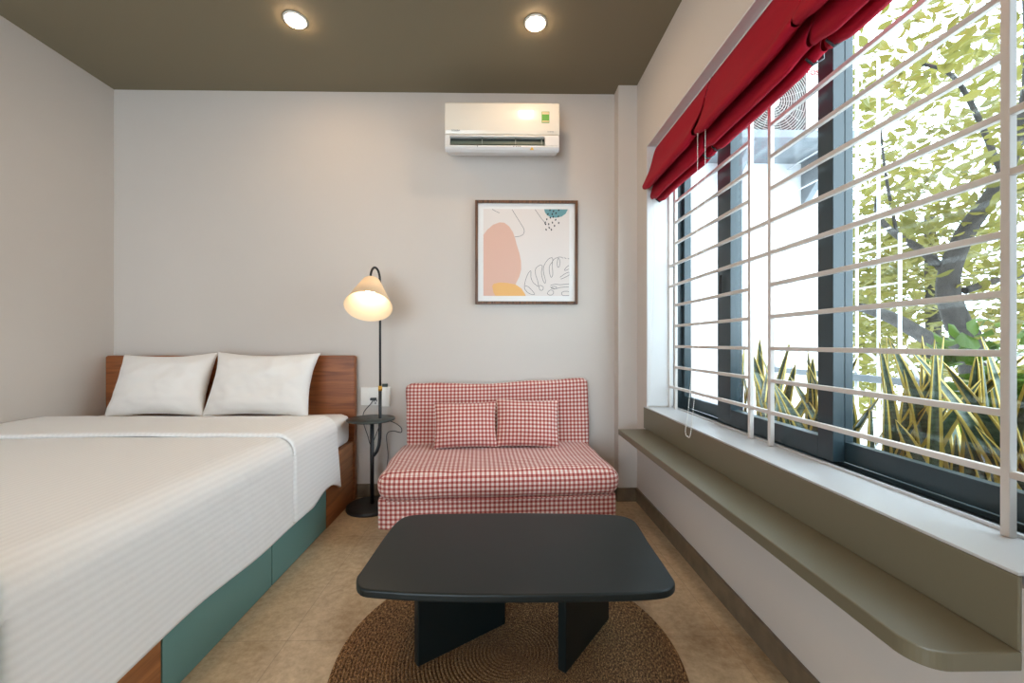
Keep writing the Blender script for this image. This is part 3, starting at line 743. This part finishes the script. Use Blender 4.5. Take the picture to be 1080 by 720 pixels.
# ------------------------------------------------------------------ roman blinds
def roman_blind(y0, y1, label, seed):
    t = thing('roman_blind', label, 'blind', (.96, (y0+y1)/2, 2.3), group='red roman blinds pulled up over the window')
    prof = [(.988,2.334),(.972,2.30),(.955,2.24),(.930,2.15),(.905,2.09),(.888,2.055),(.893,2.035),(.915,2.036),(.948,2.075),(.962,2.115),(.972,2.125),(.968,2.09),(.948,2.030),(.938,1.992),(.944,1.974),(.960,1.976),(.980,2.035),(.990,2.085),(.999,2.092),(.998,2.05),(.984,1.99),(.984,1.966),(.997,1.958),(1.012,1.973),(1.016,2.05),(1.018,2.20),(1.018,2.33)]
    P = [tuple(p) for p in spline([(a, b, 0) for a, b in prof], 4)]
    bm = bmesh.new(); ny = 44; rows = []
    for j in range(ny+1):
        s = j/ny; y = y0 + (y1-y0)*s; row = []
        sag = math.sin(math.pi*s)
        for (x, z, _) in P:
            k = smoothstep(2.30, 2.02, z)
            nn = noise.noise(Vector((y*3.5, z*6, seed))) ; n2 = noise.noise(Vector((y*9, x*20 + z*8, seed*3)))
            edge = smoothstep(.10, 0, min(s, 1-s)*(y1-y0))
            xx = x + k*(nn*.012 + n2*.004) - k*sag*.010 + edge*k*.006
            zz = z - k*(sag*.004) + k*n2*.004 + edge*k*.024
            row.append(bm.verts.new((xx, y, zz)))
        rows.append(row)
    for a, b in zip(rows, rows[1:]):
        for k in range(len(a)-1): bm.faces.new((a[k], a[k+1], b[k+1], b[k])).smooth = True
    f = rel(t, obj('fabric', bm, M_red, t)); m = f.modifiers.new('solid', 'SOLIDIFY'); m.thickness = .003
    rel(t, box('head_rail', (.984, y0+.004, 2.305), (1.03, y1-.004, 2.336), M_plastic, t, bevel=.002))
    for y in (y0+.035, y1-.035):
        bm = bmesh.new(); add_tube(bm, [(1.022, y, 2.31), (1.022, y, 1.985), (.99, y, 1.966), (.965, y, 1.985)], .004, 6)
        rel(t, obj('shadow_tape', bm, M_black, t))  # black tape added to imitate the shadow where the folds gather
    return t
roman_blind(1.905, 2.575, 'crimson roman blind at the far end of the window with a beaded chain', 1)
roman_blind(1.245, 1.893, 'crimson roman blind gathered over the middle of the window', 2)
roman_blind(.675, 1.233, 'crimson roman blind at the near end of the window, partly cropped', 3)
# beaded pull chain
def beads(name, pts, parent=None):
    P = spline(pts, 40); bm = bmesh.new(); acc = 0; last = P[0]
    for p in P[1:]:
        acc += (p - last).length; last = p
        if acc > .0058:
            acc = 0
            T = Matrix.Translation(p); bmesh.ops.create_icosphere(bm, subdivisions=1, radius=.0021, matrix=T)
    add_tube(bm, P[::6], .0009, 5)
    return obj(name, bm, M_plastic, parent, smooth=True)
ch = beads('blind_chain', [(.905, 1.868, 2.06), (.90, 1.865, 1.6), (.885, 1.868, 1.1), (.862, 1.868, .78), (.850, 1.872, .68), (.852, 1.855, .655), (.862, 1.838, .70), (.885, 1.815, 1.1), (.903, 1.802, 1.6), (.907, 1.800, 2.05)])
tag(ch, 'white beaded pull chain looping down over the window sill', 'blind chain')
ch2 = beads('blind_chain', [(.968, 2.572, 2.02), (.965, 2.574, 1.6), (.945, 2.574, 1.1), (.93, 2.574, .74), (.925, 2.577, .70), (.93, 2.560, .70), (.95, 2.560, 1.1), (.97, 2.562, 1.6), (.972, 2.564, 2.02)])
tag(ch2, 'thin white beaded chain hanging against the far window reveal', 'blind chain')

# ------------------------------------------------------------------ outside: condenser on the white wall
cu = thing('outdoor_condenser', 'white outdoor air conditioner unit on a ledge of the neighbouring white wall', 'air conditioner', (2.2, 3.25, 2.66))
C_ = lambda o: rel(cu, o)
ux0, ux1, uz0, uz1, uy = 1.76, 2.64, 2.66, 3.26, 3.10
gc = ((ux0+.32), 2.94); gr_ = .245
bm = bmesh.new(); add_box(bm, (ux0, uy+.012, uz0), (ux1, 3.38, uz1)); C_(obj('casing', bm, M_plastic, cu, bevel=.012))
M_fan = node_mat('dark_fan_recess', (.015, .013, .013), .7)
bm = bmesh.new(); add_box(bm, (gc[0]-.27, uy+.004, gc[1]-.26), (gc[0]+.26, uy+.0115, gc[1]+.26)); C_(obj('fan_opening', bm, M_fan, cu))
bm = bmesh.new()
for i in range(3, 20):
    r = .0185*i
    pts = []
    for k in range(65):
        a = 2*math.pi*k/64; x = gc[0] + r*math.cos(a); z = gc[1] + r*math.sin(a)
        x = max(gc[0]-.27, min(gc[0]+.26, x)); z = max(gc[1]-.26, min(gc[1]+.26, z)); pts.append((x, uy, z))
    add_tube(bm, pts, .0042, 5, caps=False)
for k in range(20):
    a = 2*math.pi*k/20; add_tube(bm, [(gc[0]+.05*math.cos(a), uy, gc[1]+.05*math.sin(a)), (gc[0]+.255*math.cos(a), uy, gc[1]+.255*math.sin(a))], .003, 5)
bmesh.ops.create_circle(bm, cap_ends=True, radius=.055, segments=24, matrix=Matrix.Translation((gc[0], uy-.003, gc[1])) @ Matrix.Rotation(math.pi/2, 4, 'X'))
C_(obj('fan_grille', bm, node_mat('fan_wire', (.22, .19, .17), .5), cu, normals=False))
M_redtxt = node_mat('red_print', (.20, .006, .008), .9, spec=.1)
text('brand_lettering', 'TOSHIBA', .058, M_redtxt, cu, (2.345, uy+.0095, 3.150), RX)
text('model_lettering', 'INVERTER', .034, M_greytxt, cu, (2.405, uy+.0095, 3.065), RX)
bk = thing('condenser_bracket', 'grey ledge and angled bracket carrying the outdoor condenser', 'bracket', (2.2, 3.4, 2.6))
rel(bk, box('ledge', (1.66, 2.98, 2.600), (2.72, 3.419, 2.6585), M_concrete, bk, bevel=.004))
for x in (1.86, 2.54):
    bm = bmesh.new(); v0 = [bm.verts.new((x, y, z)) for y, z in ((3.02, 2.599), (3.419, 2.599), (3.419, 2.26), (3.38, 2.26))]; v1 = [bm.verts.new((x+.05, y, z)) for y, z in ((3.02, 2.599), (3.419, 2.599), (3.419, 2.26), (3.38, 2.26))]
    bm.faces.new(v0); bm.faces.new(list(reversed(v1)))
    for k in range(4): bm.faces.new((v0[k], v0[(k+1) % 4], v1[(k+1) % 4], v1[k]))
    rel(bk, obj('brace', bm, M_concrete, bk))

# ------------------------------------------------------------------ outside: white balcony railing and cage
rl = thing('balcony_railing', 'white metal balcony railing with curved spikes beyond the snake plants', 'railing', (2.25, 1.6, .28))
R_ = lambda o: rel(rl, o)
R_(box('top_rail', (2.22, .2, .845), (2.26, 3.38, .885), M_concrete, rl, bevel=.004))
R_(box('lower_rail', (2.22, .2, .42), (2.26, 3.38, .45), M_ext, rl, bevel=.004))
bmx = None
for i in range(16):
    y = .45 + i*.19
    bm = bmesh.new(); add_tube(bm, [(2.24, y, .10), (2.24, y, .845)], .010, 8); R_(obj('baluster', bm, M_ext, rl))
    bm = bmesh.new(); add_tube(bm, [(2.24, y, .885)] + [(2.24 - .03*math.sin(a), y + .13*(1 - math.cos(a)), .885 + .15*math.sin(a)) for a in [j*math.pi/2/8 for j in range(1, 12)]], .009, 8); R_(obj('curved_spike', bm, M_ext, rl))
cg = thing('balcony_cage', 'tall white metal lattice rising beside the neighbouring white wall', 'lattice', (2.42, 2.7, .9))
K_ = lambda o: rel(cg, o)
for y, z1 in ((2.88, 3.6), (2.74, 3.6), (2.58, 2.9), (2.44, 1.75)):
    bm = bmesh.new(); add_tube(bm, [(2.42, y, -.6), (2.42, y, z1)], .009, 8); K_(obj('upright', bm, M_ext, cg))
for z in (1.45, 1.68, 1.80, 1.92, 2.12, 2.33, 2.55, 2.80, 3.05, 3.3):
    bm = bmesh.new(); add_tube(bm, [(2.42, 2.50 if z > 1.7 else 2.40, z), (2.42, 3.41, z)], .006, 6); K_(obj('crossbar', bm, M_ext, cg))
# pale building far beyond
fb = thing('distant_building', 'pale building far off, glimpsed between the tree and white wall', 'building', (9.5, 10.8, 0))
rel(fb, box('wall', (8.2, 10.5, -3), (10.2, 12, 3.0), M_ext, fb)); rel(fb, box('roof', (8.0, 10.3, 3.0), (10.4, 12.2, 3.15), M_concrete, fb))
for z in (1.9, 2.35): rel(fb, box('ledge', (8.1, 10.35, z), (10.3, 10.495, z+.08), M_concrete, fb))

# ------------------------------------------------------------------ plants
def snake_mat():
    m = bpy.data.materials.new('snake_plant_leaf'); m.use_nodes = True; nt = m.node_tree; b = nt.nodes['Principled BSDF']
    u = nt.nodes.new('ShaderNodeUVMap'); u.uv_map = 'uv'; sp = nt.nodes.new('ShaderNodeSeparateXYZ'); nt.links.new(u.outputs[0], sp.inputs[0])
    e = mth(nt, 'GREATER_THAN', mth(nt, 'ABSOLUTE', mth(nt, 'SUBTRACT', sp.outputs[0], .5)), .31)
    w = nt.nodes.new('ShaderNodeTexNoise'); w.inputs['Scale'].default_value = 1.0; w.inputs['Detail'].default_value = 3
    cx = nt.nodes.new('ShaderNodeCombineXYZ'); nt.links.new(mth(nt, 'MULTIPLY', sp.outputs[0], 1.5), cx.inputs[0]); nt.links.new(mth(nt, 'MULTIPLY', sp.outputs[1], 60), cx.inputs[1])
    nt.links.new(cx.outputs[0], w.inputs['Vector'])
    g = nt.nodes.new('ShaderNodeValToRGB'); g.color_ramp.elements[0].position = .42; g.color_ramp.elements[1].position = .58
    g.color_ramp.elements[0].color = (.012, .032, .016, 1); g.color_ramp.elements[1].color = (.05, .085, .045, 1)
    nt.links.new(w.outputs[0], g.inputs[0])
    nt.links.new(mixc(nt, e, g.outputs[0], (.50, .36, .07)), b.inputs['Base Color']); b.inputs['Roughness'].default_value = .4
    return m
M_snake = snake_mat()
def snake_plant(x, y, z0, leaves, seed, label):
    rnd = random.Random(seed); bm = bmesh.new(); uvl = bm.loops.layers.uv.new('uv')
    for i in range(leaves):
        a = rnd.uniform(0, 2*math.pi); L_ = rnd.uniform(.28, .66); w = rnd.uniform(.017, .036); lean = rnd.uniform(.05, .62)*L_
        bx, by = x + rnd.uniform(-.07, .07), y + rnd.uniform(-.10, .10); f = rnd.uniform(0, math.pi); rows = []
        dx, dy = math.cos(a)*lean*.6, math.sin(a)*lean; N = 12
        for j in range(N+1):
            t = j/N; ww = w*(.65 + .35*math.sin(min(1, t*2)*math.pi/2))*(1 - t**3.2)**.8 + .0006
            c = Vector((bx + dx*t**1.5, by + dy*t**1.5, z0 + L_*t)); tw = f + t*.6
            s = Vector((math.cos(tw), math.sin(tw), 0)); nrm = Vector((-s.y, s.x, 0))
            rows.append([bm.verts.new(c + s*ww*q + nrm*(abs(q)*ww*.35)) for q in (-1, -.5, 0, .5, 1)])
        for j in range(N):
            for k in range(4):
                ff = bm.faces.new((rows[j][k], rows[j][k+1], rows[j+1][k+1], rows[j+1][k])); ff.smooth = True
                for l, (uu, vv) in zip(ff.loops, ((k/4, j), ((k+1)/4, j), ((k+1)/4, j+1), (k/4, j+1))): l[uvl].uv = (uu, vv/N*L_)
    o = obj('snake_plant', bm, M_snake); m = o.modifiers.new('solid', 'SOLIDIFY'); m.thickness = .003
    tag(o, label, 'plant', 'variegated snake plants in the planter outside the window'); return o
M_soil = node_mat('dark_soil', (.05, .035, .025), .95, bump=(60, .8, .01))
pb = thing('planter_box', 'long white planter trough outside the glass holding the snake plants', 'planter', (1.52, 1.7, .28))
bm = bmesh.new(); add_box(bm, (1.36, .45, .281), (1.38, 2.75, .50)); add_box(bm, (1.68, .45, .281), (1.70, 2.75, .50)); add_box(bm, (1.38, .45, .281), (1.68, .47, .50)); add_box(bm, (1.38, 2.73, .281), (1.68, 2.75, .50)); add_box(bm, (1.38, .47, .281), (1.68, 2.73, .30))
rel(pb, obj('trough', bm, M_ext, pb)); rel(pb, box('soil', (1.381, .471, .301), (1.679, 2.729, .47), M_soil, pb))
sp_lab = ['cropped snake plant at the near right edge of the window', 'snake plant behind the last thick white grille post', 'snake plant seen low in the clear right hand pane',
          'snake plant in the middle of the right hand pane', 'tall snake plant left of centre in the right hand pane', 'snake plant just right of the dark window stile',
          'snake plant seen through the middle pane beside the dark stile', 'snake plant in the middle pane, left of its neighbour', 'small outermost snake plant in front of the white wall']
for i, y in enumerate((.80, 1.02, 1.22, 1.42, 1.62, 1.82, 2.06, 2.28, 2.50)):
    snake_plant(1.53 + .03*(-1)**i, y, .468, 15 if i < 6 else 9, 40+i, sp_lab[i])

def leaf_cloud(bm, rnd, centers, n, size, mi=0):
    for _ in range(n):
        c, R3 = rnd.choice(centers)
        while True:
            p = Vector((rnd.uniform(-1, 1), rnd.uniform(-1, 1), rnd.uniform(-1, 1)))
            if p.length < 1: break
        p = Vector((c[0] + p.x*R3[0], c[1] + p.y*R3[1], c[2] + p.z*R3[2]))
        s = size*rnd.uniform(.6, 1.35)
        if p.x < 3.1 and p.y > 2.8: continue
        d = Vector((rnd.gauss(0, 1), rnd.gauss(0, 1), rnd.gauss(-.35, .5))).normalized()
        u = d.cross(Vector((rnd.gauss(0, .6), rnd.gauss(0, .6), 1))).normalized(); w = d.cross(u)
        v = [p - d*s*.5, p - d*s*.15 + u*s*.24 + w*s*.05, p + d*s*.2 + u*s*.2 + w*s*.04, p + d*s*.55 - w*s*.08, p + d*s*.2 - u*s*.2 + w*s*.04, p - d*s*.15 - u*s*.24 + w*s*.05]
        V = [bm.verts.new(q) for q in v]
        for f in ((0, 1, 2, 3), (0, 3, 4, 5)):
            ff = bm.faces.new([V[k] for k in f]); ff.smooth = True; ff.material_index = mi
def tree(name, label, loc, branches, centers, n, size, seed, mat, cat='tree'):
    rnd = random.Random(seed); t = thing(name, label, cat, loc)
    if branches:
        bm = bmesh.new()
        for pts, r0, r1 in branches:
            P = spline(pts, 5); add_tube(bm, P, [r0 + (r1-r0)*i/(len(P)-1) for i in range(len(P))], 9)
        rel(t, obj('trunk', bm, M_bark, t))
    bm = bmesh.new(); leaf_cloud(bm, rnd, centers, n, size)
    rel(t, obj('foliage', bm, mat, t, normals=False)); return t
# near tree: points are at real distances beyond the railing
tree('street_tree', 'leafy yellow green tree with forked dark trunk right outside the window', (3.75, 3.2, -2),
     [([(3.95, 3.15, -2), (3.85, 3.2, -.5), (3.80, 3.2, .8), (3.72, 3.25, 1.25)], .12, .085),
      ([(3.72, 3.25, 1.20), (3.62, 3.25, 1.55), (3.70, 3.2, 1.95), (3.95, 3.15, 2.40), (4.1, 3.1, 3.1), (4.2, 3.2, 4.2)], .085, .03),
      ([(3.65, 3.25, 1.62), (3.50, 3.35, 1.86), (3.30, 3.35, 1.98), (3.05, 3.25, 2.1), (2.9, 3.1, 2.2)], .035, .015),
      ([(3.78, 3.2, .95), (3.4, 3.2, 1.12), (3.1, 3.15, 1.26), (2.9, 3.15, 1.34), (2.75, 3.1, 1.36)], .065, .03),
      ([(3.70, 3.2, 1.5), (3.95, 3.2, 1.58), (4.4, 3.3, 1.66)], .03, .015),
      ([(3.95, 3.15, 2.4), (3.75, 3.2, 3.0), (3.55, 3.2, 3.25), (3.3, 3.3, 3.4)], .022, .01),
      ([(3.3, 3.35, 1.98), (3.15, 3.3, 2.5), (3.1, 3.3, 3.0)], .014, .006)],
     [((3.7, 3.3, 2.9), (1.2, .9, .9)), ((3.3, 3.9, 2.0), (.9, .8, .8)), ((4.2, 3.0, 1.9), (.8, .9, .8)), ((3.4, 3.3, 3.9), (1.3, 1, .7)), ((4.3, 3.0, .9), (.8, .9, .6)), ((3.5, 4.2, 1.0), (.9, .7, .7))],
     3600, .115, 7, M_leaf)
tree('street_tree', 'pale dense tree crown further out behind the nearest tree', (6.5, 6.0, -3),
     [([(6.6, 6.1, -3), (6.5, 6.0, 0), (6.4, 6.0, 3)], .16, .06)],
     [((6.2, 6.0, 3.6), (2.6, 2, 1.7)), ((6.6, 5.4, 1.2), (2.4, 1.8, 1.5)), ((5.3, 6.6, 1.6), (1.3, 1.2, 1.8))], 5200, .17, 8, M_leaf)
tree('leafy_shrub', 'bushy fresh green broad leaved plant between the railing and the snake plants', (2.0, 1.62, .1),
     [([(2.02, 1.62, .1), (2.0, 1.62, .5), (1.98, 1.60, .98)], .016, .006)],
     [((2.0, 1.66, .98), (.15, .22, .22)), ((1.98, 1.56, .72), (.14, .2, .22)), ((2.02, 1.42, .95), (.14, .22, .3))], 210, .115, 9, M_leaf2, 'shrub')
